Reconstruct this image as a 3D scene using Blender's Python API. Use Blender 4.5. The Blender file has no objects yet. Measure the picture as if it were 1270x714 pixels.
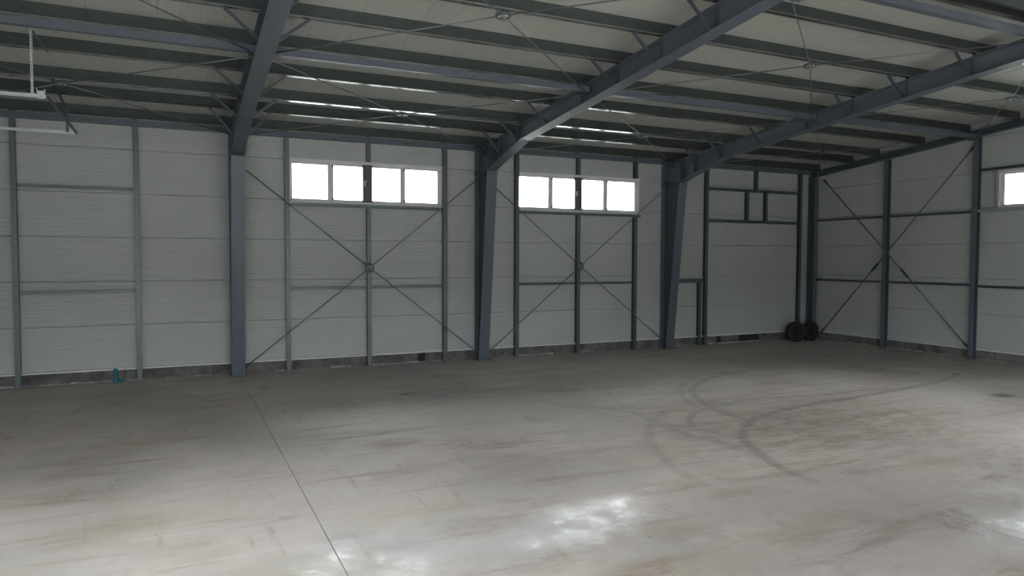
import bpy, math, random
import numpy as np
from mathutils import Matrix, Vector
random.seed(7)
C = bpy.data.collections.new('warehouse'); bpy.context.scene.collection.children.link(C)
sc = bpy.context.scene

# ------------------------------------------------------------------ camera
cam = bpy.data.cameras.new('camera'); camo = bpy.data.objects.new('camera', cam); C.objects.link(camo)
cr = Vector((0.90383086, -0.42788086, 0.00278178)); cu = Vector((0.01554582, 0.03933357, 0.9991052)); cf = Vector((0.42760741, 0.90297887, -0.04220265))
camo.matrix_world = Matrix(((cr.x, cu.x, -cf.x, -20.699), (cr.y, cu.y, -cf.y, -18.538), (cr.z, cu.z, -cf.z, 2.855), (0, 0, 0, 1)))
cam.sensor_width = 36; cam.lens = 881.3 / 1270 * 36; cam.clip_start = 0.05; cam.clip_end = 600
sc.camera = camo

# ------------------------------------------------------------------ light and exposure
W = bpy.data.worlds.new('sky'); sc.world = W; W.use_nodes = True
wn = W.node_tree.nodes; wl = W.node_tree.links; wn.clear()
wo = wn.new('ShaderNodeOutputWorld'); bg = wn.new('ShaderNodeBackground')
tc = wn.new('ShaderNodeTexCoord'); wno = wn.new('ShaderNodeTexNoise'); wr = wn.new('ShaderNodeValToRGB')
wno.inputs['Scale'].default_value = 2.2; wno.inputs['Detail'].default_value = 4
wr.color_ramp.elements[0].position = 0.3; wr.color_ramp.elements[0].color = (0.80, 0.87, 1.0, 1)
wr.color_ramp.elements[1].position = 0.7; wr.color_ramp.elements[1].color = (1.0, 1.0, 1.0, 1)
wl.new(tc.outputs['Generated'], wno.inputs['Vector']); wl.new(wno.outputs['Fac'], wr.inputs['Fac'])
wl.new(wr.outputs['Color'], bg.inputs['Color']); bg.inputs['Strength'].default_value = 3.0
wl.new(bg.outputs['Background'], wo.inputs['Surface'])
sc.view_settings.view_transform = 'Standard'; sc.view_settings.look = 'None'
sc.view_settings.exposure = 2.45; sc.view_settings.gamma = 1.0; sc.view_settings.use_curve_mapping = False
try:
    sc.cycles.use_denoising = True; sc.cycles.max_bounces = 10; sc.cycles.diffuse_bounces = 6
    sc.cycles.sample_clamp_indirect = 6.0
except Exception: pass

def portal(x0, x1, z0, z1, y, into):        # sampling portal in a wall opening (emits nothing of its own)
    l = bpy.data.lights.new('sky_portal', 'AREA'); l.shape = 'RECTANGLE'; l.size = x1 - x0; l.size_y = z1 - z0
    l.cycles.is_portal = True
    o = bpy.data.objects.new('sky_portal', l); C.objects.link(o)
    o.location = ((x0 + x1) / 2, y, (z0 + z1) / 2)
    o.rotation_euler = (math.radians(-90 if into < 0 else 90), 0, 0)   # -Z of the lamp looks into the hall
    return o

XL, XR, YF, YR = -25.8, 0.0, -22.4, -11.2       # left wall, right wall, front wall, ridge
FRAMES = [-19.36, -12.95, -6.53]
SL, RB = 0.10, 5.81                              # roof slope, rafter top at the back wall
ADDED_DOORS = [(-25.2, -20.0), (-18.7, -13.6), (-12.2, -9.0)]   # open doorways added in the unseen front wall to let light in
DOORH = 5.0
W1 = (-18.09, -14.05); W2 = (-11.76, -7.53); WZ = (4.25, 5.32)
W3 = (-10.66, -6.40); WZ3 = (4.28, 5.30)

SKY = [(-24.9, -21.9, 5.4, 9.4), (-18.9, -17.9, 5.4, 9.4), (-8.9, -6.9, 8.0, 10.6)]   # unseen rooflights added in the front slope to brighten the hall
for a, b, t0, t1 in SKY:
    tm = (t0 + t1) / 2; l = portal(a, b, 0, t1 - t0, 0, 1); l.location = ((a + b) / 2, -22.4 + tm, 5.81 + 0.32 + 0.1 * tm + 0.14); l.rotation_euler = (math.radians(5.7), 0, 0)

# ------------------------------------------------------------------ materials
def mat(name, col, rough=0.6, metal=0.0, noise=0.0, nscale=4.0, bump=0.0, bscale=60.0, spec=0.5, stretch=None):
    m = bpy.data.materials.new(name); m.use_nodes = True
    nt = m.node_tree; b = nt.nodes['Principled BSDF']
    b.inputs['Base Color'].default_value = (*col, 1); b.inputs['Roughness'].default_value = rough
    b.inputs['Metallic'].default_value = metal; b.inputs['Specular IOR Level'].default_value = spec
    if noise or bump:
        t = nt.nodes.new('ShaderNodeTexCoord'); mp = nt.nodes.new('ShaderNodeMapping')
        g = nt.nodes.new('ShaderNodeNewGeometry')
        nt.links.new(g.outputs['Position'], mp.inputs['Vector'])
        if stretch: mp.inputs['Scale'].default_value = stretch
    if noise:
        n = nt.nodes.new('ShaderNodeTexNoise'); n.inputs['Scale'].default_value = nscale; n.inputs['Detail'].default_value = 5
        nt.links.new(mp.outputs[0], n.inputs['Vector'])
        r = nt.nodes.new('ShaderNodeMapRange'); r.inputs[1].default_value = 0.3; r.inputs[2].default_value = 0.7
        r.inputs[3].default_value = 1 - noise; r.inputs[4].default_value = 1 + noise * 0.6
        nt.links.new(n.outputs['Fac'], r.inputs[0])
        x = nt.nodes.new('ShaderNodeMix'); x.data_type = 'RGBA'; x.blend_type = 'MULTIPLY'; x.inputs[0].default_value = 1
        x.inputs[6].default_value = (*col, 1); nt.links.new(r.outputs[0], x.inputs[7]); nt.links.new(x.outputs[2], b.inputs['Base Color'])
    if bump:
        n2 = nt.nodes.new('ShaderNodeTexNoise'); n2.inputs['Scale'].default_value = bscale; n2.inputs['Detail'].default_value = 3
        nt.links.new(mp.outputs[0], n2.inputs['Vector'])
        bp = nt.nodes.new('ShaderNodeBump'); bp.inputs['Strength'].default_value = bump; bp.inputs['Distance'].default_value = 0.01
        nt.links.new(n2.outputs['Fac'], bp.inputs['Height']); nt.links.new(bp.outputs[0], b.inputs['Normal'])
    return m

def ribbed(name, col, axis, period, depth, rough=0.5):
    """coated sheet with fine pressed ribs: relief only, from a periodic bump"""
    m = mat(name, col, rough, noise=0.05, nscale=0.8)
    nt = m.node_tree; b = nt.nodes['Principled BSDF']
    g = nt.nodes.new('ShaderNodeNewGeometry'); s = nt.nodes.new('ShaderNodeSeparateXYZ'); nt.links.new(g.outputs['Position'], s.inputs[0])
    mu = nt.nodes.new('ShaderNodeMath'); mu.operation = 'MULTIPLY'; mu.inputs[1].default_value = 2 * math.pi / period
    nt.links.new(s.outputs[axis], mu.inputs[0])
    si = nt.nodes.new('ShaderNodeMath'); si.operation = 'SINE'; nt.links.new(mu.outputs[0], si.inputs[0])
    mr = nt.nodes.new('ShaderNodeMapRange'); mr.interpolation_type = 'SMOOTHSTEP'
    mr.inputs[1].default_value = 0.55; mr.inputs[2].default_value = 0.95; nt.links.new(si.outputs[0], mr.inputs[0])
    bp = nt.nodes.new('ShaderNodeBump'); bp.invert = True; bp.inputs['Strength'].default_value = 1.0; bp.inputs['Distance'].default_value = depth
    nt.links.new(mr.outputs[0], bp.inputs['Height']); nt.links.new(bp.outputs[0], b.inputs['Normal'])
    return m

M = {}
M['panel'] = ribbed('wall_panel_sheet', (0.47, 0.50, 0.485), 2, 0.0833, 0.004, 0.5)
M['roof'] = ribbed('roof_panel_sheet', (0.52, 0.535, 0.485), 0, 0.10, 0.004, 0.5)
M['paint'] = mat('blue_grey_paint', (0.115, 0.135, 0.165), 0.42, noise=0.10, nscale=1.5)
M['paint2'] = mat('blue_grey_paint_shaded', (0.075, 0.09, 0.105), 0.45, noise=0.10, nscale=1.5)  # same paint, darkened for webs, recesses and other parts in shade
M['galv'] = mat('galvanised_steel', (0.13, 0.155, 0.16), 0.40, 0.55, noise=0.15, nscale=9.0)
M['galvd'] = mat('weathered_galvanised_steel', (0.09, 0.107, 0.104), 0.36, 0.5, noise=0.12, nscale=6.0)
M['galvs'] = mat('smooth_brightened_lip', (0.42, 0.44, 0.43), 0.16, 0.9, noise=0.1, nscale=6.0)  # same purlin steel, made paler so the lip shows window light
M['galvb'] = mat('bright_galvanised_steel', (0.62, 0.65, 0.66), 0.35, 0.8, noise=0.1, nscale=20.0)
M['rod'] = mat('rod_steel', (0.20, 0.21, 0.21), 0.4, 0.6)
M['brace'] = mat('dark_brace_steel', (0.07, 0.085, 0.10), 0.45, 0.2)
M['plinth'] = mat('plinth_concrete', (0.15, 0.145, 0.14), 0.9, noise=0.5, nscale=3.0, bump=0.6, bscale=30)
M['mortar'] = mat('spilt_mortar', (0.42, 0.42, 0.41), 0.95, noise=0.35, nscale=8.0, bump=0.6, bscale=30)
M['trim'] = mat('light_trim_sheet', (0.72, 0.74, 0.74), 0.4, noise=0.05)
M['pvc'] = mat('window_frame_white_backlit', (0.70, 0.67, 0.74), 0.35)  # white frame with the purple cast of backlight put into its colour
M['mull'] = mat('brown_grey_mullion', (0.12, 0.09, 0.10), 0.5)
M['white'] = mat('white_plastic', (0.8, 0.8, 0.8), 0.4)
M['rubber'] = mat('tyre_rubber', (0.018, 0.018, 0.019), 0.75, noise=0.2, nscale=20)
M['hub'] = mat('rusty_hub', (0.022, 0.012, 0.012), 0.7, 0.2, noise=0.3, nscale=10)
M['teal'] = mat('teal_plastic', (0.01, 0.20, 0.21), 0.4)
M['dark'] = mat('joint_dark', (0.03, 0.03, 0.03), 0.9)
M['outer'] = mat('outside_render', (0.20, 0.19, 0.18), 0.9, noise=0.1, nscale=0.6)
M['yard'] = mat('yard_gravel', (0.36, 0.35, 0.32), 0.95, noise=0.2, nscale=1.0)

def glass_mat():
    m = bpy.data.materials.new('window_glass'); m.use_nodes = True; nt = m.node_tree; nt.nodes.clear()
    o = nt.nodes.new('ShaderNodeOutputMaterial'); mx = nt.nodes.new('ShaderNodeMixShader'); t = nt.nodes.new('ShaderNodeBsdfTransparent')
    g = nt.nodes.new('ShaderNodeBsdfGlossy'); f = nt.nodes.new('ShaderNodeFresnel'); f.inputs[0].default_value = 1.45
    t.inputs[0].default_value = (0.93, 0.96, 0.95, 1); g.inputs['Roughness'].default_value = 0.02
    nt.links.new(f.outputs[0], mx.inputs[0]); nt.links.new(t.outputs[0], mx.inputs[1]); nt.links.new(g.outputs[0], mx.inputs[2]); nt.links.new(mx.outputs[0], o.inputs[0])
    return m
M['glass'] = glass_mat()

def floor_mat():
    m = bpy.data.materials.new('power_floated_concrete'); m.use_nodes = True; nt = m.node_tree; N = nt.nodes; L = nt.links
    b = N['Principled BSDF']; g = N.new('ShaderNodeNewGeometry')
    def noise(scale, detail=5, rough=0.55, sc_=(1, 1, 1), rot=0.0, dist=0.0, off=(0, 0, 0)):
        mp = N.new('ShaderNodeMapping'); mp.inputs['Scale'].default_value = sc_; mp.inputs['Rotation'].default_value = (0, 0, rot); mp.inputs['Location'].default_value = off
        L.new(g.outputs['Position'], mp.inputs[0])
        n = N.new('ShaderNodeTexNoise'); n.inputs['Scale'].default_value = scale; n.inputs['Detail'].default_value = detail
        n.inputs['Roughness'].default_value = rough; n.inputs['Distortion'].default_value = dist
        L.new(mp.outputs[0], n.inputs['Vector']); return n.outputs['Fac']
    def rng(v, a, c, lo=0.0, hi=1.0):
        r = N.new('ShaderNodeMapRange'); r.inputs[1].default_value = a; r.inputs[2].default_value = c; r.inputs[3].default_value = lo; r.inputs[4].default_value = hi
        r.interpolation_type = 'SMOOTHSTEP'; L.new(v, r.inputs[0]); return r.outputs[0]
    def mul(a, c):
        x = N.new('ShaderNodeMath'); x.operation = 'MULTIPLY'
        for i, v in enumerate((a, c)):
            if isinstance(v, (int, float)): x.inputs[i].default_value = v
            else: L.new(v, x.inputs[i])
        return x.outputs[0]
    def add(a, c, clamp=False):
        x = N.new('ShaderNodeMath'); x.operation = 'ADD'; x.use_clamp = clamp
        for i, v in enumerate((a, c)):
            if isinstance(v, (int, float)): x.inputs[i].default_value = v
            else: L.new(v, x.inputs[i])
        return x.outputs[0]
    def mix(f, a, c):
        x = N.new('ShaderNodeMix'); x.data_type = 'RGBA'
        if isinstance(f, float): x.inputs[0].default_value = f
        else: L.new(f, x.inputs[0])
        for i, v in ((6, a), (7, c)):
            if isinstance(v, tuple): x.inputs[i].default_value = (*v, 1)
            else: L.new(v, x.inputs[i])
        return x.outputs[2]
    at = N.new('ShaderNodeAttribute'); at.attribute_name = 'stain'; sp = N.new('ShaderNodeSeparateColor'); L.new(at.outputs['Color'], sp.inputs[0])
    tyre, brown, blot = sp.outputs[0], sp.outputs[1], sp.outputs[2]
    base = mix(rng(noise(0.35, 4), 0.35, 0.65), (0.465, 0.412, 0.375), (0.55, 0.495, 0.46))
    base = mix(mul(rng(noise(0.22, 3, off=(5, 2, 0)), 0.45, 0.62), 0.55), base, (0.30, 0.29, 0.29))
    base = mix(mul(rng(noise(0.9, 6, 0.65, (0.45, 1.0, 1)), 0.50, 0.72), 0.55), base, (0.345, 0.285, 0.215))
    streak = rng(noise(1.6, 6, 0.7, (0.22, 1.6, 1), 0.42, 0.6, (3, 1, 0)), 0.53, 0.70)
    streak2 = rng(noise(2.4, 6, 0.7, (1.5, 0.3, 1), 0.25, 0.5, (1, 7, 0)), 0.57, 0.72)
    base = mix(mul(streak, 0.62), base, (0.25, 0.185, 0.125))
    base = mix(mul(streak2, 0.52), base, (0.25, 0.19, 0.135))
    base = mix(mul(rng(noise(5.0, 8, 0.75), 0.45, 0.75), 0.22), base, (0.22, 0.20, 0.18))
    yel = rng(noise(0.7, 5, 0.6, (0.6, 1.2, 1), off=(8, 4, 0)), 0.50, 0.68)
    base = mix(mul(yel, 0.40), base, (0.40, 0.345, 0.235))
    brk = rng(noise(3.0, 7, 0.75, (0.6, 1.6, 1), 0.3, 0.8), 0.30, 0.68)
    base = mix(mul(mul(brown, brk), 0.80), base, (0.21, 0.145, 0.080))
    brk2 = rng(noise(6.0, 5, 0.7), 0.25, 0.6, 0.45, 1.0)
    base = mix(mul(mul(tyre, brk2), 0.50), base, (0.135, 0.13, 0.13))
    base = mix(mul(blot, 0.85), base, (0.05, 0.048, 0.045))
    L.new(base, b.inputs['Base Color'])
    # the bay in front of the cross joint is polished smoother, in patches
    s = N.new('ShaderNodeSeparateXYZ'); L.new(g.outputs['Position'], s.inputs[0])
    front = rng(s.outputs[1], -11.45, -11.37, 1.0, 0.0)
    pn = rng(noise(1.6, 6, 0.65, off=(2, 9, 0)), 0.36, 0.6); pol = mul(mul(at.outputs['Alpha'], pn), front)
    ro = add(add(0.50, mul(front, -0.08)), mul(pol, -0.26)); ro = add(ro, mul(rng(noise(3.5, 6, 0.7), 0.3, 0.7), 0.14)); ro = add(ro, mul(brown, 0.15))
    L.new(ro, b.inputs['Roughness']); b.inputs['Specular IOR Level'].default_value = 0.5
    bp = N.new('ShaderNodeBump'); bp.inputs['Strength'].default_value = 0.25; bp.inputs['Distance'].default_value = 0.004
    L.new(noise(9.0, 6, 0.7), bp.inputs['Height']); L.new(bp.outputs[0], b.inputs['Normal'])
    return m
M['floor'] = floor_mat()

# ------------------------------------------------------------------ mesh helpers
class MB:
    def __init__(s): s.v = []; s.f = []
    def add(s, vs, fs):
        k = len(s.v); s.v += [tuple(map(float, v)) for v in vs]; s.f += [tuple(i + k for i in f) for f in fs]; return s
    def box(s, x0, x1, y0, y1, z0, z1):
        return s.add([(x0, y0, z0), (x1, y0, z0), (x1, y1, z0), (x0, y1, z0), (x0, y0, z1), (x1, y0, z1), (x1, y1, z1), (x0, y1, z1)],
                     [(0, 3, 2, 1), (4, 5, 6, 7), (0, 1, 5, 4), (1, 2, 6, 5), (2, 3, 7, 6), (3, 0, 4, 7)])
    def prism(s, poly, axis, a, b):
        """poly of (u,v); axis 0: u=y v=z extruded along x; axis 1: u=x v=z along y; axis 2: u=x v=y along z"""
        def P(u, v, w): return (w, u, v) if axis == 0 else ((u, w, v) if axis == 1 else (u, v, w))
        n = len(poly); vs = [P(u, v, a) for u, v in poly] + [P(u, v, b) for u, v in poly]
        fs = [tuple(range(n))[::-1], tuple(range(n, 2 * n))] + [(i, (i + 1) % n, n + (i + 1) % n, n + i) for i in range(n)]
        return s.add(vs, fs)
    def bar(s, p, q, w, h, up=(0, 0, 1)):
        p = Vector(p); q = Vector(q); d = (q - p).normalized(); u = Vector(up); a = d.cross(u).normalized(); c = a.cross(d).normalized()
        vs = [e + a * sx * w / 2 + c * sz * h / 2 for e in (p, q) for sx, sz in ((-1, -1), (1, -1), (1, 1), (-1, 1))]
        return s.add(vs, [(0, 1, 2, 3), (7, 6, 5, 4), (0, 4, 5, 1), (1, 5, 6, 2), (2, 6, 7, 3), (3, 7, 4, 0)])
    def tube(s, p, q, r, n=8, r2=None):
        p = Vector(p); q = Vector(q); d = (q - p).normalized(); u = Vector((0, 0, 1)) if abs(d.z) < 0.9 else Vector((1, 0, 0))
        a = d.cross(u).normalized(); c = a.cross(d); r2 = r if r2 is None else r2
        vs = [e + (a * math.cos(t) + c * math.sin(t)) * rr for e, rr in ((p, r), (q, r2)) for t in [2 * math.pi * i / n for i in range(n)]]
        return s.add(vs, [tuple(range(n)), tuple(range(n, 2 * n))[::-1]] + [(i, n + i, n + (i + 1) % n, (i + 1) % n) for i in range(n)])
    def torus(s, c, axis, R, r, n=20, m=6):
        ax = Vector(axis).normalized(); u = Vector((0, 0, 1)) if abs(ax.z) < 0.9 else Vector((1, 0, 0)); a = ax.cross(u).normalized(); b = ax.cross(a); c = Vector(c)
        vs = []
        for i in range(n):
            t = 2 * math.pi * i / n; d = a * math.cos(t) + b * math.sin(t)
            for j in range(m):
                f = 2 * math.pi * j / m; vs.append(c + d * (R + r * math.cos(f)) + ax * r * math.sin(f))
        return s.add(vs, [(i * m + j, ((i + 1) % n) * m + j, ((i + 1) % n) * m + (j + 1) % m, i * m + (j + 1) % m) for i in range(n) for j in range(m)])
    def lathe(s, c, axis, prof, n=32):
        ax = Vector(axis).normalized(); u = Vector((0, 0, 1)) if abs(ax.z) < 0.9 else Vector((1, 0, 0)); a = ax.cross(u).normalized(); b = ax.cross(a); c = Vector(c)
        vs = []; m = len(prof)
        for i in range(n):
            t = 2 * math.pi * i / n; d = a * math.cos(t) + b * math.sin(t)
            for r, h in prof: vs.append(c + d * r + ax * h)
        return s.add(vs, [(i * m + j, ((i + 1) % n) * m + j, ((i + 1) % n) * m + j + 1, i * m + j + 1) for i in range(n) for j in range(m - 1)])
    def build(s, name, m, parent=None, smooth=False):
        me = bpy.data.meshes.new(name); me.from_pydata(s.v, [], s.f); me.validate()
        import bmesh
        bm = bmesh.new(); bm.from_mesh(me); bmesh.ops.recalc_face_normals(bm, faces=bm.faces); bm.to_mesh(me); bm.free()
        me.materials.append(M[m])
        if smooth:
            for p in me.polygons: p.use_smooth = True
        o = bpy.data.objects.new(name, me); C.objects.link(o)
        if parent is not None: o.parent = parent; o.matrix_parent_inverse = parent.matrix_world.inverted() if False else Matrix.Translation(-parent.location)
        return o
def thing(name, label, cat, loc, group=None):
    o = bpy.data.objects.new(name, None); C.objects.link(o); o.location = loc; o.empty_display_size = 0.2
    o['label'] = label; o['category'] = cat
    if group: o['group'] = group
    return o
def tag(o, label, cat, group=None):
    o['label'] = label; o['category'] = cat
    if group: o['group'] = group
    return o
def struct(o, label=None):
    o['kind'] = 'structure'
    if label: o['label'] = label
    return o
def sempty(name, loc):
    o = bpy.data.objects.new(name, None); C.objects.link(o); o.location = loc; o['kind'] = 'structure'; return o

# ------------------------------------------------------------------ floor: cast slabs divided by saw-cut joints, with tyre marks and stains
STROKES = [([(-13.65, -6.77), (-13.37, -7.2), (-13.12, -7.51), (-13.1, -8.18), (-13.03, -8.72), (-12.89, -9.19), (-12.68, -9.55)], 0.09, 0.6), ([(-13.07, -7.63), (-13.2, -8.73), (-13.2, -9.57), (-13.08, -10.18), (-13.01, -10.71), (-13.09, -11.14)], 0.12, 0.6), ([(-12.18, -7.75), (-12.66, -8.01), (-13.32, -8.59), (-13.86, -9.27), (-14.17, -9.8), (-14.48, -10.5), (-14.64, -11.05), (-14.68, -11.59)], 0.12, 0.5), ([(-6.11, -8.09), (-7.04, -7.92), (-8.3, -7.94), (-9.28, -7.77), (-10.22, -7.67), (-10.95, -7.8), (-11.86, -8.1), (-12.41, -8.5), (-12.73, -8.95), (-12.8, -9.28)], 0.1, 0.8), ([(-7.99, -5.13), (-8.62, -5.12), (-9.38, -5.41), (-10.26, -6.03), (-10.79, -6.59), (-11.17, -7.25), (-11.42, -7.89), (-11.57, -8.51), (-11.55, -9.06)], 0.12, 0.7), ([(-9.74, -5.25), (-10.64, -6.0), (-11.14, -6.67), (-11.52, -7.42), (-11.68, -7.98)], 0.09, 0.5), ([(-3.33, -7.52), (-5.09, -7.99), (-6.69, -8.23), (-7.93, -8.39), (-9.15, -8.49), (-10.48, -8.73), (-11.32, -9.0), (-12.1, -9.52), (-12.57, -9.99), (-12.86, -10.48), (-13.19, -11.22), (-13.32, -11.76), (-13.32, -12.04)], 0.12, 1.0), ([(-13.29, -6.17), (-12.42, -6.33), (-11.44, -6.41), (-10.7, -6.55), (-9.7, -6.7), (-8.55, -6.68)], 0.08, 0.4), ([(-13.02, -7.36), (-12.4, -7.02), (-11.65, -6.68), (-11.05, -6.59)], 0.08, 0.4), ([(-11.46, -6.35), (-9.79, -6.51), (-8.48, -6.45), (-7.38, -6.61), (-5.79, -6.41), (-4.26, -6.08), (-3.1, -5.7)], 0.1, 0.5), ([(-12.88, -9.25), (-13.13, -10.21), (-13.09, -10.67), (-13.16, -11.11)], 0.1, 0.5), ([(-17.65, -3.61), (-16.43, -4.24), (-15.32, -5.1), (-14.24, -5.91), (-13.24, -7.27)], 0.07, 0.5), ([(-15.08, -5.64), (-14.0, -6.37), (-13.6, -7.81)], 0.07, 0.4), ([(-11.98, -5.12), (-12.55, -6.15), (-13.04, -7.45)], 0.08, 0.3), ([(-7.26, -6.84), (-6.98, -7.63), (-6.69, -8.23)], 0.1, 0.3)]
BLOT = [((-5.04, -9.57), 0.26, 1.0), ((-3.2, -7.39), 0.13, 0.8), ((-4.47, -5.5), 0.18, 0.6), ((-16.39, -4.23), 0.14, 0.8)]
BROWN = [((-9.579, -9.143), 0.5), ((-8.302, -9.009), 0.6), ((-9.275, -10.141), 0.5), ((-11.795, -10.351), 0.9), ((-11.487, -11.476), 0.8), ((-10.505, -11.643), 0.5), ((-10.065, -12.665), 1.0), ((-10.989, -12.951), 0.8), ((-14.545, -12.026), 0.5), ((-17.691, -7.986), 0.9), ((-16.885, -8.286), 0.6), ((-16.569, -8.572), 0.7), ((-16.265, -8.781), 0.7), ((-18.093, -9.542), 0.6), ((-17.62, -9.332), 0.5), ((-16.163, -10.536), 0.6), ((-21.87, -8.651), 0.6), ((-21.747, -6.944), 0.5), ((-21.974, -7.728), 0.6), ((-21.165, -9.999), 0.5), ((-21.221, -8.836), 0.4), ((-17.751, -11.641), 0.8), ((-15.225, -11.43), 0.7), ((-16.828, -13.326), 1.0), ((-17.413, -12.755), 0.6), ((-17.018, -11.363), 0.5), ((-15.147, -13.331), 0.6), ((-15.32, -13.916), 0.6), ((-13.778, -14.743), 1.0), ((-12.35, -8.868), 0.7), ((-11.906, -13.484), 0.6)]

def smooth_line(pts, n=6):
    P = [np.array(p) for p in pts]; P = [2 * P[0] - P[1]] + P + [2 * P[-1] - P[-2]]; out = []
    for i in range(1, len(P) - 2):
        for t in np.linspace(0, 1, n, endpoint=False):
            a, b, c, d = P[i - 1:i + 3]
            out.append(0.5 * ((2 * b) + (c - a) * t + (2 * a - 5 * b + 4 * c - d) * t * t + (3 * b - a - 3 * c + d) * t ** 3))
    out.append(P[-2]); return np.array(out)

def stains(X, Y):
    T = np.zeros_like(X); B = np.zeros_like(X); K = np.zeros_like(X)
    for pts, w, a in STROKES:
        L = smooth_line(pts); lo = L.min(0) - 0.5; hi = L.max(0) + 0.5
        s = (X > lo[0]) & (X < hi[0]) & (Y > lo[1]) & (Y < hi[1])
        if not s.any(): continue
        x = X[s]; y = Y[s]; best = np.full(x.shape, 9.0); par = np.zeros_like(x); n = len(L) - 1
        for i in range(n):
            p, q = L[i], L[i + 1]; d = q - p; l2 = (d ** 2).sum() + 1e-9
            t = np.clip(((x - p[0]) * d[0] + (y - p[1]) * d[1]) / l2, 0, 1)
            dd = np.hypot(x - p[0] - t * d[0], y - p[1] - t * d[1]); k = dd < best
            best[k] = dd[k]; par[k] = (i + t[k]) / n
        fade = np.clip(np.minimum(par, 1 - par) / 0.12, 0, 1)
        v = a * np.clip((w * 0.95 - best) / (w * 0.5), 0, 1) * (0.55 + 0.45 * fade)
        T[s] = np.maximum(T[s], v)
    for (cx, cy), a in BROWN:
        L = 0.55; d = np.hypot((X - cx) / 0.55, (Y - cy) / 0.30); B = np.maximum(B, a * np.clip(1.25 - d, 0, 1))
    d = np.hypot((X + 10.6) / 3.4, (Y + 9.9) / 2.4); B = np.maximum(B, 0.85 * np.clip(1.4 - d, 0, 1))
    d = np.hypot((X + 9.9) / 2.2, (Y + 12.6) / 1.5); B = np.maximum(B, 0.6 * np.clip(1.3 - d, 0, 1))
    d = np.hypot((X + 14.8) / 3.5, (Y + 9.6) / 1.6); B = np.maximum(B, 0.35 * np.clip(1.3 - d, 0, 1))
    for cx, cy, rx, ry, a in ((-13.4, -13.9, 3.4, 1.9, 0.52), (-12.0, -9.9, 1.8, 0.9, 0.12)): K = np.maximum(K, a * np.clip(1.4 - np.hypot((X - cx) / rx, (Y - cy) / ry), 0, 1))
    for (cx, cy), r, a in BLOT:
        d = np.hypot((X - cx) / r, (Y - cy) / (r * 0.8)); K = np.maximum(K, a * np.clip(1.3 - d, 0, 1))
    return T, B, K

floor = sempty('floor', (-12.9, -11.2, 0))
MB().box(XL - 0.1, XR + 0.1, YF - 0.1, 0.1, -0.30, -0.13).build('sub_base', 'dark', floor)
def slab(x0, x1, y0, y1, step):
    g = 0.0045; x0 += g; x1 -= g; y0 += g; y1 -= g
    nx = max(2, int((x1 - x0) / step) + 1); ny = max(2, int((y1 - y0) / step) + 1)
    gx, gy = np.meshgrid(np.linspace(x0, x1, nx), np.linspace(y0, y1, ny)); X = gx.ravel(); Y = gy.ravel()
    v = np.stack([X, Y, np.zeros_like(X)], 1)
    i = np.arange(nx * ny).reshape(ny, nx)
    q = np.stack([i[:-1, :-1].ravel(), i[:-1, 1:].ravel(), i[1:, 1:].ravel(), i[1:, :-1].ravel()], 1)
    # side skirt down into the joint
    loop = np.concatenate([i[0, :-1], i[:-1, -1], i[-1, :0:-1], i[:0:-1, 0]]); nb = len(loop); k0 = nx * ny
    low = v[loop].copy(); low[:, 2] = -0.13; v = np.concatenate([v, low])
    a = np.arange(nb); side = np.stack([loop[a], k0 + a, k0 + (a + 1) % nb, loop[(a + 1) % nb]], 1)
    q = np.concatenate([q, side])
    me = bpy.data.meshes.new('floor_slab'); me.vertices.add(len(v)); me.vertices.foreach_set('co', v.ravel())
    me.loops.add(q.size); me.loops.foreach_set('vertex_index', q.ravel().astype(np.int32))
    me.polygons.add(len(q)); me.polygons.foreach_set('loop_start', (np.arange(len(q)) * 4).astype(np.int32))
    me.update(calc_edges=True)
    me.polygons.foreach_set('use_smooth', np.zeros(len(q), dtype=bool))
    T, B, K = stains(v[:, 0], v[:, 1]); Pz = np.zeros_like(T)
    for cx, cy, rx, ry in ((-19.35, -12.3, 0.9, 0.9), (-16.9, -12.2, 1.0, 0.9), (-15.9, -11.9, 0.7, 0.5), (-12.6, -14.0, 1.2, 1.0)): Pz = np.maximum(Pz, np.clip(1.5 - np.hypot((v[:, 0] - cx) / rx, (v[:, 1] - cy) / ry), 0, 1))
    ca = me.color_attributes.new('stain', 'FLOAT_COLOR', 'POINT'); ca.data.foreach_set('color', np.stack([T, B, K, Pz], 1).astype(np.float32).ravel())
    me.materials.append(M['floor'])
    o = bpy.data.objects.new('floor_slab', me); C.objects.link(o); o.parent = floor; o.matrix_parent_inverse = Matrix.Translation(-floor.location); return o
JX, JX2, JY = -19.34, -12.95, -11.37
slab(XL, JX, JY, 0.15, 0.12); slab(JX, XR + 0.15, JY, 0.15, 0.045)
slab(XL, JX, YF, JY, 0.15); slab(JX, JX2, YF, JY, 0.08); slab(JX2, XR + 0.15, YF, JY, 0.10)

# ------------------------------------------------------------------ walls
P0 = 0.30     # top of the plinth
def wall_segments(a0, a1, z0, z1, holes):
    """rectangles of one panel row left over around the holes (a0,a1,z0,z1)"""
    cuts = [(h0, h1) for h0, h1, hz0, hz1 in holes if hz0 < z1 - 0.1 and hz1 > z0 + 0.1]
    segs = []; x = a0
    for h0, h1 in sorted(cuts):
        if h0 > x + 0.02: segs.append((x, h0))
        x = max(x, h1)
    if x < a1 - 0.02: segs.append((x, a1))
    return segs

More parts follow.
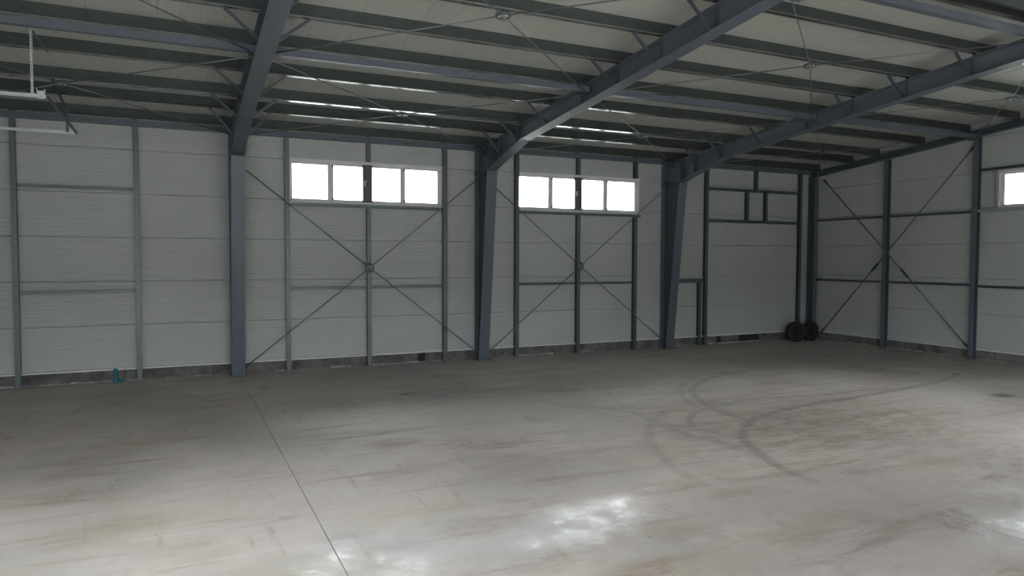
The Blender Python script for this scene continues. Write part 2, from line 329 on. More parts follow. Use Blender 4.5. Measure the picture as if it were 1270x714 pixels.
PG = 0.006
def panel_back(parent, x0, x1, z0, z1, y=0.0, out=1):
    # sandwich panel: coated face, bevelled tongue edges that sink into the joint, 10 cm core behind
    e = 0.012; t = 0.10 * out; d = 0.010 * out
    prof = [(y, z0 + e), (y, z1 - e), (y + d, z1 - PG / 2), (y + t, z1 - PG / 2), (y + t, z0 + PG / 2), (y + d, z0 + PG / 2)]
    return MB().prism(prof, 0, x0, x1).build('wall_panel', 'panel', parent)
def panel_side(parent, y0, y1, z0, z1, x=0.0, out=1, top=None):
    e = 0.012; t = 0.10 * out; d = 0.010 * out
    if top is None:
        prof = [(x, z0 + e), (x, z1 - e), (x + d, z1 - PG / 2), (x + t, z1 - PG / 2), (x + t, z0 + PG / 2), (x + d, z0 + PG / 2)]
        return MB().prism(prof, 1, y0, y1).build('wall_panel', 'panel', parent)
    za, zb = top   # sloping top edge, z at y0 and y1
    vs = [(x, y0, z0 + e), (x, y1, z0 + e), (x, y1, zb), (x, y0, za), (x + t, y0, z0), (x + t, y1, z0), (x + t, y1, zb), (x + t, y0, za)]
    return MB().add(vs, [(0, 1, 2, 3), (7, 6, 5, 4), (0, 4, 5, 1), (2, 6, 7, 3), (1, 5, 6, 2), (0, 3, 7, 4)]).build('wall_panel', 'panel', parent)

def plinth(parent, a0, a1, axis, pos, out, gaps=()):
    a = a0
    while a < a1 - 0.05:
        L = random.choice([1.9, 2.0, 2.1]); b = min(a + L, a1)
        for p, q in [(a, b)]:
            for g0, g1 in gaps:
                if p < g0 < q or p < g1 < q or (g0 <= p and q <= g1): pass
            d = random.uniform(0.0, 0.018) * out
            segs = [(p, q)]
            for g0, g1 in gaps:
                ns = []
                for s0, s1 in segs:
                    if g1 <= s0 or g0 >= s1: ns.append((s0, s1)); continue
                    if g0 > s0: ns.append((s0, g0))
                    if g1 < s1: ns.append((g1, s1))
                segs = ns
            for s0, s1 in segs:
                if s1 - s0 < 0.05: continue
                lo, hi = sorted((pos + 0.035 * out + d, pos + 0.095 * out)); mb = MB()
                if axis == 0: mb.box(s0 + 0.008, s1 - 0.008, lo, hi, 0.0, P0 - 0.04)
                else: mb.box(lo, hi, s0 + 0.008, s1 - 0.008, 0.0, P0 - 0.04)
                mb.build('plinth_block', 'plinth', parent)
        a = b

# back wall
wb = sempty('wall_back', (-12.9, 0, 0))
HB = [(W1[0], W1[1], 4.3, 5.3), (W2[0], W2[1], 4.3, 5.3)]
for k in range(6):
    z0 = P0 + k; z1 = min(z0 + 1.0, 6.125)
    for s0, s1 in wall_segments(XL, XR, z0, z1, HB): panel_back(wb, s0, s1, z0, z1)
plinth(wb, XL, XR, 0, 0.0, 1, gaps=((-3.3, -2.35), (-4.25, -4.1), (-14.75, -14.55)))
MB().box(XL - 0.3, XR + 0.3, 0.116, 0.30, -0.30, 0.36).build('footing', 'dark', wb)
MB().prism([(-0.030, 0.262), (-0.030, 0.292), (0.0, 0.300), (0.10, 0.300), (0.10, 0.294), (-0.024, 0.286), (-0.024, 0.262)], 0, XL, XR).build('drip_rail', 'trim', wb)

def leak_seal_sheet(parent, axis, a0, a1, p0, p1, holes, z0=0.30, z1=6.115):  # unseen backing added behind the panels to stop light leaking through joints
    mb = MB(); rows = sorted({z0, z1} | {h[2] for h in holes} | {h[3] for h in holes})
    for za, zb in zip(rows, rows[1:]):
        if zb <= z0 or za >= z1: continue
        for s0, s1 in wall_segments(a0, a1, za - 0.11, zb + 0.11, [(h[0], h[1], h[2] , h[3]) for h in holes if h[2] < zb - 0.01 and h[3] > za + 0.01]):
            if axis == 0: mb.box(s0, s1, p0, p1, za, zb)
            else: mb.box(p0, p1, s0, s1, za, zb)
    return mb.build('leak_seal_sheet', 'outer', parent)
leak_seal_sheet(wb, 0, XL - 0.1, XR + 0.1, 0.101, 0.115, HB)

# right gable wall
wr_ = sempty('wall_right', (0, -11.2, 0))
def roofz(y): return RB + 0.34 + SL * (-y if y > YR else (-2 * YR + y)) - 0.02
HR = [(W3[0], W3[1], 4.3, 5.3)]
for k in range(5):
    for s0, s1 in wall_segments(YF, 0.0, P0 + k, P0 + k + 1, HR): panel_side(wr_, s0, s1, P0 + k, P0 + k + 1)
def gable_top(parent, x, out):
    for y0, y1 in ((YR, 0.0), (YF, YR)):
        if True:
            zz0, zz1 = roofz(y0), roofz(y1)
            # row 5.3-6.3 clipped by the roof, then the triangle above
            if y1 == 0.0: ys = [(-1.9, 0.0), (YR, -1.9)]
            else: ys = [(YF, YF + 1.9), (YF + 1.9, YR)]
            for a, b in ys:
                za, zb = roofz(a), roofz(b)
                if max(za, zb) <= 6.33: panel_side(parent, a, b, 5.3, 6.3, x, out, top=(za, zb))
                else:
                    panel_side(parent, a, b, 5.3, 6.3, x, out)
                    panel_side(parent, a, b, 6.3, 7.3, x, out, top=(max(za, 6.32), max(zb, 6.32)))
gable_top(wr_, 0.0, 1)
plinth(wr_, YF, 0.0, 1, 0.0, 1)
leak_seal_sheet(wr_, 1, YF, 0.1, 0.101, 0.115, HR, z1=7.4)
MB().box(0.116, 0.30, YF, 0.3, -0.30, 0.36).build('footing', 'dark', wr_)
MB().prism([(-0.030, 0.262), (-0.030, 0.292), (0.0, 0.300), (0.10, 0.300), (0.10, 0.294), (-0.024, 0.286), (-0.024, 0.262)], 1, YF, 0).build('drip_rail', 'trim', wr_)

# left gable wall with its closed overhead door
wlft = sempty('wall_left', (XL, -11.2, 0))
HL = [(-6.1, -2.3, 0.3, 4.8)]
for k in range(5):
    z0 = P0 + k
    for s0, s1 in wall_segments(YF, 0.0, z0, z0 + 1, [(-6.1, -2.3, 0.0, 5.0)]): panel_side(wlft, s0, s1, z0, z0 + 1, XL, -1)
MB().box(XL - 0.1, XL, -6.1, -2.3, 5.0, 5.3).build('wall_panel', 'panel', wlft)
gable_top(wlft, XL, -1)
plinth(wlft, -2.3, 0.0, 1, XL, -1); plinth(wlft, YF, -6.1, 1, XL, -1)
leak_seal_sheet(wlft, 1, YF, 0.1, XL - 0.115, XL - 0.101, [(-6.1, -2.3, 0.3, 5.0)], z1=7.4)
d1 = sempty('door_1', (XL, -4.2, 0))
for k in range(8): MB().box(XL - 0.06, XL - 0.02, -6.1, -2.3, 0.0 + k * 0.625, (k + 1) * 0.625 - 0.01).build('door_section', 'trim', d1)

# front wall, behind the viewpoint, with open doorways added for light
wf = sempty('wall_front', (-12.9, YF, 0))
for k in range(6):
    z0 = 0.0 if k == 0 else P0 + k; z1 = P0 + k + 1 if k < 5 else 6.08
    for s0, s1 in wall_segments(XL, XR, z0, z1, [(a, b, 0.0, 5.3) for a, b in ADDED_DOORS]): panel_back(wf, s0, s1, z0, z1, YF, -1)
leak_seal_sheet(wf, 0, XL, XR, YF - 0.115, YF - 0.101, [(a, b, 0.3, 5.3) for a, b in ADDED_DOORS])
for a, b in ADDED_DOORS: portal(a, b, 0.02, 5.3, YF - 0.12, 1)
portal(W1[0], W1[1], 4.3, 5.3, 0.12, -1); portal(W2[0], W2[1], 4.3, 5.3, 0.12, -1)

# ------------------------------------------------------------------ ceiling: roof sandwich panels one metre wide, running up the slope
ceil = sempty('ceiling', (-12.9, YR, 7))
CB = RB + 0.32      # underside of the roof panels at the back wall
x = -25.9
while x < XR + 0.1:
    x1 = min(x + 1.0, XR + 0.1)
    for sgn in (1, -1):
        lit = next(((t0, t1) for a, b, t0, t1 in SKY if sgn < 0 and a - 0.01 <= x < b - 0.5), None)
        def yy(t): return -t if sgn > 0 else 2 * YR + t
        e = 0.010; mb = MB(); v = []
        for t in ((-0.15, lit[0]) if lit else (-0.15, -YR)):
            z = CB + SL * t
            for u, dz in ((x + e, 0), (x1 - e, 0), (x1, 0.012), (x1, 0.10), (x, 0.10), (x, 0.012)): v.append((u, yy(t), z + dz))
        mb.add(v, [tuple(range(6)), tuple(range(6, 12))[::-1]] + [(i, 6 + i, 6 + (i + 1) % 6, (i + 1) % 6) for i in range(6)])
        mb.build('roof_panel', 'roof', ceil)
        if lit:     # the upper part of this strip is a clear rooflight sheet
            mb = MB(); v = []
            for t in (lit[1], -YR):
                z = CB + SL * t
                for u, dz in ((x + e, 0), (x1 - e, 0), (x1, 0.012), (x1, 0.10), (x, 0.10), (x, 0.012)): v.append((u, yy(t), z + dz))
            mb.add(v, [tuple(range(6)), tuple(range(6, 12))[::-1]] + [(i, 6 + i, 6 + (i + 1) % 6, (i + 1) % 6) for i in range(6)]).build('roof_panel', 'roof', ceil)
            v = [(u, yy(t), CB + SL * t + dz) for t in lit for u, dz in ((x, 0.09), (x1, 0.09), (x1, 0.095), (x, 0.095))]
            MB().add(v, [(0, 1, 2, 3), (7, 6, 5, 4), (0, 4, 5, 1), (1, 5, 6, 2), (2, 6, 7, 3), (3, 7, 4, 0)]).build('added_rooflight', 'glass', ceil)
    x = x1

# ------------------------------------------------------------------ portal frames
PURL = [0.42, 1.78, 2.76, 4.28, 5.64, 6.96, 8.30, 9.70, 11.00]
def rbot(t):
    pts = [(0.06, 5.16), (0.90, 5.22), (1.75, 5.45), (2.90, 5.73), (5.8, 6.02), (11.2, 6.56)]
    for (a, za), (b, zb) in zip(pts, pts[1:]):
        if t <= b: return za + (zb - za) * (t - a) / (b - a)
    return 6.56
def rtop(t): return RB + SL * t
FW = 0.30
def column(X, label, flip=False, yo=0.0, s=1):
    def Y(t): return yo - t * s
    c = thing('steel_column', label, 'column', (X, Y(0.3), 0), 'columns of the portal frames')
    # tapered I-section: web, inner and outer flange, base plate, stiffeners
    tb, tt = 0.33, 0.90; ft = 0.016
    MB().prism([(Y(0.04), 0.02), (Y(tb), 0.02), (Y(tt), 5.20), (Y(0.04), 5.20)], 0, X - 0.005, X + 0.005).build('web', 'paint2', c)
    MB().add([(X + sx * FW / 2, Y(t), z) for z, t0 in ((0.02, tb), (5.20, tt)) for sx, t in ((-1, t0), (1, t0), (1, t0 + ft), (-1, t0 + ft))],
             [(0, 1, 2, 3), (7, 6, 5, 4), (0, 4, 5, 1), (1, 5, 6, 2), (2, 6, 7, 3), (3, 7, 4, 0)]).build('front_flange', 'paint', c)
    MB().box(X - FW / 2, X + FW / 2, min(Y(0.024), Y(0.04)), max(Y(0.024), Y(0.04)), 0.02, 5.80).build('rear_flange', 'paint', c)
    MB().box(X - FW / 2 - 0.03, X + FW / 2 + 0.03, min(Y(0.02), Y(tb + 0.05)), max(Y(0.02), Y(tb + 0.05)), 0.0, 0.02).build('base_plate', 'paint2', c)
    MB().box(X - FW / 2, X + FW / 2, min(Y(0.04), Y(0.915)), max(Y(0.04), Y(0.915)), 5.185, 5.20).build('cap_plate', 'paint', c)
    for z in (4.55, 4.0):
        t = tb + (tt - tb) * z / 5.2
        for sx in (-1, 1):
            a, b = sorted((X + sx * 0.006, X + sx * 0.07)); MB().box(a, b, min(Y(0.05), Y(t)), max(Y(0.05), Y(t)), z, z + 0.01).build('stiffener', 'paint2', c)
    return c
def rafter(X, label, right=True, left=True, s=1, yo=0.0):
    def Y(t): return yo - t * s
    r = thing('steel_rafter', label, 'rafter', (X, Y(3.0), 5.8), 'rafters of the portal frames')
    ts = [0.05, 0.90, 1.75, 2.90, 5.8, 11.18]
    MB().prism([(Y(t), rbot(t) + 0.014) for t in ts] + [(Y(t), rtop(t) - 0.014) for t in ts[::-1]], 0, X - 0.005, X + 0.005).build('web', 'paint', r)
    def strip(f, th, name, m='paint'):
        mb = MB(); v = []
        for t in ts:
            z = f(t)
            v += [(X - FW / 2, Y(t), z), (X + FW / 2, Y(t), z), (X + FW / 2, Y(t), z + th), (X - FW / 2, Y(t), z + th)]
        fs = [(0, 1, 2, 3), tuple(4 * (len(ts) - 1) + k for k in (3, 2, 1, 0))]
        for i in range(len(ts) - 1):
            for k in range(4): fs.append((4 * i + k, 4 * i + (k + 1) % 4, 4 * i + 4 + (k + 1) % 4, 4 * i + 4 + k))
        mb.add(v, fs).build(name, m, r)
    strip(rbot, 0.014, 'bottom_flange'); strip(lambda t: rtop(t) - 0.014, 0.014, 'top_flange')
    for t in (0.92, 1.02, 1.55, 2.62, 5.64, 6.96, 8.30, 9.70):
        w = 0.13 if t < 5 else 0.07
        for sx in (-1, 1):
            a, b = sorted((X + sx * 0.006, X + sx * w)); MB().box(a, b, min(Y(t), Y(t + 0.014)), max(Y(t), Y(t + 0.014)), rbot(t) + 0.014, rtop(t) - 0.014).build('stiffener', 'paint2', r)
    # ridge end plate with bolts
    ep = MB().box(X - 0.16, X + 0.16, min(Y(11.18), Y(11.155)), max(Y(11.18), Y(11.155)), 6.42, 6.98).build('end_plate', 'paint', r)
    for z in (6.47, 6.62):
        for sx in (-0.09, 0.09): MB().tube((X + sx, Y(11.155), z), (X + sx, Y(11.12), z), 0.022, 6).build('bolt', 'galvb', ep)
    # fly braces: angle from each purlin down to the bottom flange
    for t in PURL[1:4] + PURL[5:8]:
        for sx, on in ((-1, left), (1, right)):
            if on:
                MB().bar((X + sx * 0.62, Y(t), RB + 0.07 + SL * t), (X + sx * 0.10, Y(t - 0.05), rbot(t) + 0.02), 0.045, 0.045, (0, 1, 0)).build('fly_brace', 'brace', r)
    for t in PURL:
        mb = MB().box(X - 0.05, X + 0.05, min(Y(t - 0.012), Y(t - 0.004)), max(Y(t - 0.012), Y(t - 0.004)), rtop(t), rtop(t) + 0.22); mb.build('purlin_cleat', 'galvd', r)
    return r
names = ['first frame from the left, flat blue-grey column face full on', 'middle frame, between the two lit windows of the back wall', 'third frame, to the right of the second lit window']
column(FRAMES[0], 'tapered blue-grey steel column left of the first window, seen face on')
column(FRAMES[1], 'tapered blue-grey steel column standing between the two lit windows of the back wall')
column(FRAMES[2], 'tapered blue-grey steel column on the back wall just right of the second lit window')
rafter(FRAMES[0], 'steep-looking blue-grey roof rafter rising from the leftmost column, seen nearly end on')
rafter(FRAMES[1], 'long blue-grey roof rafter rising from the column between the two lit windows')
rafter(FRAMES[2], 'long blue-grey roof rafter rising from the column right of the second window')
bp_ = ['front half of the first', 'front half of the middle', 'front half of the third']
for X, n in zip(FRAMES, ('leftmost', 'middle', 'rightmost')):
    column(X, 'blue-grey steel column of the %s frame on the open front side' % n, yo=YF, s=-1)
    rafter(X, 'blue-grey rafter of the %s frame on the front slope, above the viewpoint' % n, yo=YF, s=-1)

# gable frame in the right wall: corner column and sloping beam
cc = thing('corner_column', 'dark blue-grey corner column where back wall and right gable wall meet', 'column', (-0.2, -0.3, 0))
MB().box(-0.175, -0.165, -0.32, -0.06, 0.02, 5.75).build('web', 'paint2', cc)
MB().box(-0.26, -0.08, -0.332, -0.32, 0.02, 5.75).build('front_flange', 'paint', cc)
MB().box(-0.26, -0.08, -0.06, -0.045, 0.02, 5.75).build('rear_flange', 'paint2', cc)
MB().box(-0.28, -0.06, -0.35, -0.03, 0.0, 0.02).build('base_plate', 'paint2', cc)
def sloped_beam(X0, X1, z0, z1, name, label, m='paint'):
    b = thing(name, label, 'rafter', ((X0 + X1) / 2, -5, 6))
    for s in (1, -1):
        def Y(t): return -t if s > 0 else YF + t
        for zz0, zz1, xa, xb, nm in ((z0, z0 + 0.015, X0, X1, 'bottom_flange'), (z1 - 0.015, z1, X0, X1, 'top_flange'), (z0 + 0.015, z1 - 0.015, (X0 + X1) / 2 - 0.004, (X0 + X1) / 2 + 0.004, 'web')):
            v = [(x_, Y(t), z_ + SL * t) for t in (0.03, 11.19) for x_, z_ in ((xa, zz0), (xb, zz0), (xb, zz1), (xa, zz1))]
            MB().add(v, [(0, 1, 2, 3), (7, 6, 5, 4), (0, 4, 5, 1), (1, 5, 6, 2), (2, 6, 7, 3), (3, 7, 4, 0)]).build(nm, m, b)
    return b
sloped_beam(-0.27, -0.07, 5.72, 5.90, 'gable_rafter', 'dark blue-grey sloping beam along the top of the right gable wall', 'paint2')
# ------------------------------------------------------------------ purlins
PB, PH = RB + 0.065, 0.25
ordw = ['purlin right above the eave beam of the back wall, lowest one', 'purlin, second up from the back wall, lip catching window light',
        'purlin, third up from the back wall, brightest lit lip', 'purlin, fourth from the back wall, below the square strut tubes',
        'purlin, fifth from the back wall, directly above the strut tubes', 'purlin, sixth from the back wall, first on the camera side of the tubes',
        'purlin, seventh from the back wall, crossing the top left of the view', 'purlin, eighth from the back wall, at the top edge of the view',
        'purlin, ninth from the back wall, next to the ridge']
def purlin(t, label, s=1):
    z = PB + SL * t
    def Y(u): return -u if s > 0 else YF + u
    p = thing('roof_purlin', 'galvanised roof ' + label, 'purlin', (-13, Y(t), z), 'roof purlins')
    x0, x1 = XL + 0.05, -0.10; th = 0.003
    def tilt(u, w):      # local (u up the slope, w square to the slope) to (y, z)
        c_, s_ = math.cos(math.atan(SL)), math.sin(math.atan(SL)); return (Y(t + u * c_ - w * s_), z + u * s_ + w * c_)
    def strip(u0, u1, w0, w1): return [tilt(u0, w0), tilt(u1, w0), tilt(u1, w1), tilt(u0, w1)]
    MB().prism(strip(0, th, 0, PH), 0, x0, x1).build('web', 'galvd', p)
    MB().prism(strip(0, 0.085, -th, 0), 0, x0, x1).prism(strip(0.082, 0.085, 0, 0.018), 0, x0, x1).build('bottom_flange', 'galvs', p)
    MB().prism(strip(-0.075, th, PH, PH + th), 0, x0, x1).build('top_flange', 'galvd', p)
for t, l in zip(PURL, ordw): purlin(t, l)
for i, t in enumerate(PURL): purlin(t, 'purlin of the front slope, behind the viewpoint, %s from the front eave' % ('first second third fourth fifth sixth seventh eighth ninth'.split()[i]), -1)

# square strut tubes between the frames under the fifth purlin and at the ridge
bays = [(XL + 0.1, FRAMES[0], 'left of the first frame'), (FRAMES[0], FRAMES[1], 'between the first and second frame'), (FRAMES[1], FRAMES[2], 'between the second and third frame'), (FRAMES[2], -0.25, 'between third frame and right gable')]
for x0, x1, w in bays:
    for y, z0, where in ((-5.9, 6.24, 'at mid slope'), (-11.02, 6.74, 'near the ridge')):
        t = thing('strut_tube', 'square blue-grey strut tube %s, %s' % (where, w), 'strut', ((x0 + x1) / 2, y, z0), 'square strut tubes under the roof')
        MB().box(x0 + 0.06, x1 - 0.06, y - 0.06, y + 0.06, z0, z0 + 0.12).build('tube', 'paint', t)
        for xx in (x0 + 0.03, x1 - 0.06): MB().box(xx, xx + 0.03, y - 0.08, y + 0.08, z0 - 0.02, z0 + 0.14).build('end_plate', 'paint2', t)
# eave beams on top of the back wall
for x0, x1, w in bays:
    e = thing('eave_beam', 'dark blue-grey eave beam along the top of the back wall, %s' % w, 'beam', ((x0 + x1) / 2, -0.1, 5.83), 'eave beams on the back wall')
    a, b = x0 + 0.02, x1 - 0.02
    MB().box(a, b, -0.03, -0.02, 5.84, 6.00).build('web', 'paint2', e)
    MB().box(a, b, -0.17, -0.02, 5.83, 5.84).build('bottom_flange', 'paint', e)
    MB().box(a, b, -0.17, -0.155, 5.84, 6.00).build('front_face', 'paint', e)

# ------------------------------------------------------------------ wall posts and girts (cold-formed C sections)
def cpost(xc, z0, z1, label, openleft=True, w=0.105, d=0.12, name='wall_post', mt='galv'):
    p = thing(name, label, 'post', (xc, -0.06, z0), 'galvanised posts on the back wall')
    x0, x1 = xc - w / 2, xc + w / 2; th = 0.006
    MB().box(x0, x1, -d, -d + th, z0, z1).build('front_flange', mt, p)
    xw = (x1 - th, x1) if openleft else (x0, x0 + th)
    MB().box(xw[0], xw[1], -d + th, -0.012, z0, z1).build('web', mt, p)
    MB().box(x0, x1, -0.012, -0.006, z0, z1).build('rear_flange', mt, p)
    xl = (x0, x0 + th) if openleft else (x1 - th, x1)
    MB().box(xl[0], xl[1], -d + th, -d + 0.022, z0, z1).build('lip', mt, p)
    return p
ZT = 5.83
cpost(-23.82, 0, ZT, 'galvanised wall post at the far left edge of the back wall', False)
cpost(-21.48, 0, ZT, 'galvanised wall post left of the first frame column, right end of its two girts', False)
cpost(-18.16, 0, ZT, 'galvanised wall post at the left jamb of the first window')
cpost(-16.11, 5.34, ZT, 'short galvanised stud above the middle of the first window')
cpost(-16.11, 0, 4.14, 'galvanised wall post under the middle of the first window, behind the rod ring')
cpost(-14.00, 0, ZT, 'galvanised wall post at the right jamb of the first window', w=0.12)
cpost(-11.81, 0, ZT, 'dark galvanised wall post at the left jamb of the second window', w=0.12)
cpost(-9.77, 5.34, ZT, 'short galvanised stud above the middle of the second window')
cpost(-9.77, 0, 4.14, 'galvanised wall post under the middle of the second window, behind the rod ring', w=0.12)
cpost(-7.47 - 0.24, 0, 4.13, 'galvanised wall post below the right end of the second window', w=0.12)
cpost(-7.47 + 0.0, 0, 0.01, 'x') if False else None
cpost(-7.71, 5.34, ZT, 'short galvanised stud above the right end of the second window', w=0.12)
cpost(-4.89, 0, ZT, 'galvanised wall post right of the third frame column, end of the low door header', w=0.12)
cpost(-5.14, 0, 2.06, 'short galvanised door post under the low header right of the third column')
cpost(-0.68, 0, ZT, 'galvanised wall post near the corner, behind the tyres', w=0.12)
cpost(-3.14, 4.16, 5.10, 'left short stud of the small blind window frame near the corner', name='frame_stud')
cpost(-2.30, 4.16, 5.10, 'right short stud of the small blind window frame near the corner', name='frame_stud')
cpost(-2.75, 5.20, ZT, 'short stud from the blind window frame up to the eave near the corner', name='frame_stud')

def girt(x0, x1, z, label, h=0.07, d=0.10, name='wall_girt', mt='galv'):
    g = thing(name, label, 'girt', ((x0 + x1) / 2, -0.05, z), 'girts on the back wall'); th = 0.006
    MB().box(x0, x1, -d, -d + th, z - h / 2, z + h / 2).build('front_flange', mt, g)
    MB().box(x0, x1, -d + th, -0.008, z + h / 2 - th, z + h / 2).build('web', mt, g)
    MB().box(x0, x1, -d + th, -d + 0.02, z - h / 2, z - h / 2 + th).build('lip', mt, g)
    for x in (x0 + 0.005, x1 - 0.045): MB().box(x, x + 0.04, -d + 0.02, -0.008, z - h / 2, z + h / 2 - th).build('end_cleat', 'brace', g)
    return g
girt(-23.76, -21.54, 4.39, 'upper galvanised girt between the two left wall posts')
girt(-23.76, -21.54, 2.07, 'lower galvanised girt between the two left wall posts')
girt(-18.10, -14.07, 4.17, 'galvanised sill girt running under the first window')
girt(-18.10, -16.17, 2.08, 'low girt on the left half below the first window')
girt(-16.05, -14.07, 2.08, 'low girt on the right half below the first window')
girt(-11.74, -7.52, 4.17, 'galvanised sill girt running under the second window')
girt(-11.74, -9.84, 2.10, 'low girt on the left half below the second window')
girt(-9.70, -7.78, 2.10, 'low girt on the right half below the second window')
girt(-6.36, -4.96, 2.13, 'thick door header girt from the third column to the next post', h=0.13)
girt(-4.82, -0.75, 5.15, 'upper dark girt of the blind window frame near the corner', h=0.10)
girt(-4.82, -0.75, 4.10, 'lower dark girt of the blind window frame near the corner', h=0.10)

def gpost(y, label, z1=None):
    p = thing('gable_post', label, 'post', (-0.1, y, 0), 'posts on the right gable wall'); z1 = z1 or 5.72 - SL * y
    MB().box(-0.19, -0.178, y - 0.07, y + 0.07, 0.015, z1).build('front_flange', 'paint', p)
    MB().box(-0.178, -0.05, y - 0.004, y + 0.004, 0.015, z1).build('web', 'paint2', p)
    MB().box(-0.05, -0.035, y - 0.07, y + 0.07, 0.015, z1).build('rear_flange', 'paint2', p)
    MB().box(-0.21, -0.035, y - 0.09, y + 0.09, 0.0, 0.015).build('base_plate', 'paint2', p)
gpost(-3.05, 'blue-grey gable post on the right wall at the centre of the crossing rods')
gpost(-5.86, 'blue-grey gable post on the right wall left of the window, near the right edge')
gpost(-11.15, 'blue-grey gable post on the right wall beyond the window')
gpost(-16.5, 'blue-grey gable post on the right wall close to the front side')
def ggirt(y0, y1, z, label, h=0.07, mt='galvd'):
    g = thing('gable_girt', label, 'girt', (-0.12, (y0 + y1) / 2, z), 'girts on the right gable wall'); th = 0.006
    MB().box(-0.17, -0.164, y0, y1, z - h / 2, z + h / 2).build('front_flange', mt, g)
    MB().box(-0.164, -0.10, y0, y1, z + h / 2 - th, z + h / 2).build('web', mt, g)
    MB().box(-0.164, -0.15, y0, y1, z - h / 2, z - h / 2 + th).build('lip', mt, g)
ggirt(-2.98, -0.34, 4.20, 'upper gable girt between the corner column and the first gable post')
ggirt(-5.79, -3.12, 4.20, 'upper gable girt between the two gable posts', mt='galv')
ggirt(-11.08, -5.93, 4.22, 'gable girt under the window of the right wall', mt='galvb')
ggirt(-2.98, -0.34, 2.12, 'lower gable girt between the corner column and the first gable post')
ggirt(-5.79, -3.12, 2.12, 'lower gable girt between the two gable posts')
ggirt(-11.08, -5.93, 2.09, 'lower gable girt under the window of the right wall')
ggirt(-11.08, -5.93, 5.36, 'gable girt over the window of the right wall')

# ------------------------------------------------------------------ bracing rods
def rodset(c, ends, label, axis, group, r=0.014, R=0.095, ring=True, node='cross_brace'):
    o = thing(node, label, 'brace rods', c, group)
    c = Vector(c)
    if ring:
        MB().torus(c, axis, R, 0.028, 22, 8).build('ring', 'galv', o, True)
        mb = MB()
    for e in ends:
        e = Vector(e); d = (e - c).normalized(); s = c + d * (R - 0.03 if ring else 0)
        MB().tube(s, e, r, 6).build('rod', 'rod', o, True)
        if ring: MB().tube(c + d * (R - 0.055), c + d * (R - 0.02), 0.024, 6).build('nut', 'galvb', o)
        MB().bar(e - d * 0.12, e + d * 0.0, 0.012, 0.07, axis).build('end_lug', 'brace', o)
    return o
yb = -0.24
rodset((-16.13, yb, 2.59), [(-19.30, yb, 5.08), (-13.02, yb, 5.10), (-13.02, yb, 0.16), (-19.30, yb, 0.10)], 'crossing steel rods with a centre ring below the first window', (0, 1, 0), 'rod crosses on the walls')
rodset((-9.78, yb, 2.62), [(-12.88, yb, 5.08), (-6.60, yb, 5.12), (-6.60, yb, 0.16), (-12.88, yb, 0.10)], 'crossing steel rods with a centre ring below the second window', (0, 1, 0), 'rod crosses on the walls')
def zr(t): return 5.66 + SL * t
for x0, x1, w in bays:
    xc = (x0 + x1) / 2; xc = {0: -22.5}.get(0, xc) if w.startswith('left') else xc
    for ta, tb_, ww in ((0.45, 5.80, 'lower'), (5.80, 11.05, 'upper')):
        tm = 3.3 if ta < 1 else 8.6
        half = (x1 - 0.02, x0 + 0.02)
        xa, xb = (x0 + 0.01, x1 - 0.01) if not w.startswith('left') else (2 * xc - x1 + 0.01, x1 - 0.01)
        rodset((xc, -tm, zr(tm)), [(xa, -ta, zr(ta)), (xb, -ta, zr(ta)), (xb, -tb_, zr(tb_)), (xa, -tb_, zr(tb_))],
               'thin roof rods meeting at a ring, %s slope, %s' % (ww, w), (0, SL, 1), 'rod crosses under the roof', r=0.011, R=0.10)
# gable crossing rods with turnbuckles
gx = -0.075
gr = thing('gable_cross_brace', 'crossing rods with turnbuckles on the right gable wall, behind the first post', 'brace rods', (gx, -3.05, 2.9), 'rod crosses on the walls')
for (a, b, tb_) in (((-0.55, 5.62), (-5.76, 0.28), 0.60), ((-5.76, 6.10), (-0.55, 0.24), 0.60)):
    A = Vector((gx, a[0], a[1])); B = Vector((gx, b[0], b[1])); d = (B - A).normalized()
    MB().tube(A, B, 0.018, 6).build('rod', 'rod', gr, True)
    P = A + (B - A) * tb_; MB().bar(P - d * 0.17, P + d * 0.17, 0.05, 0.06, (1, 0, 0)).build('turnbuckle', 'brace', gr)
    for e, s in ((A, 1), (B, -1)): MB().bar(e, e + d * s * 0.22, 0.02, 0.09, (1, 0, 0)).build('end_lug', 'brace', gr)

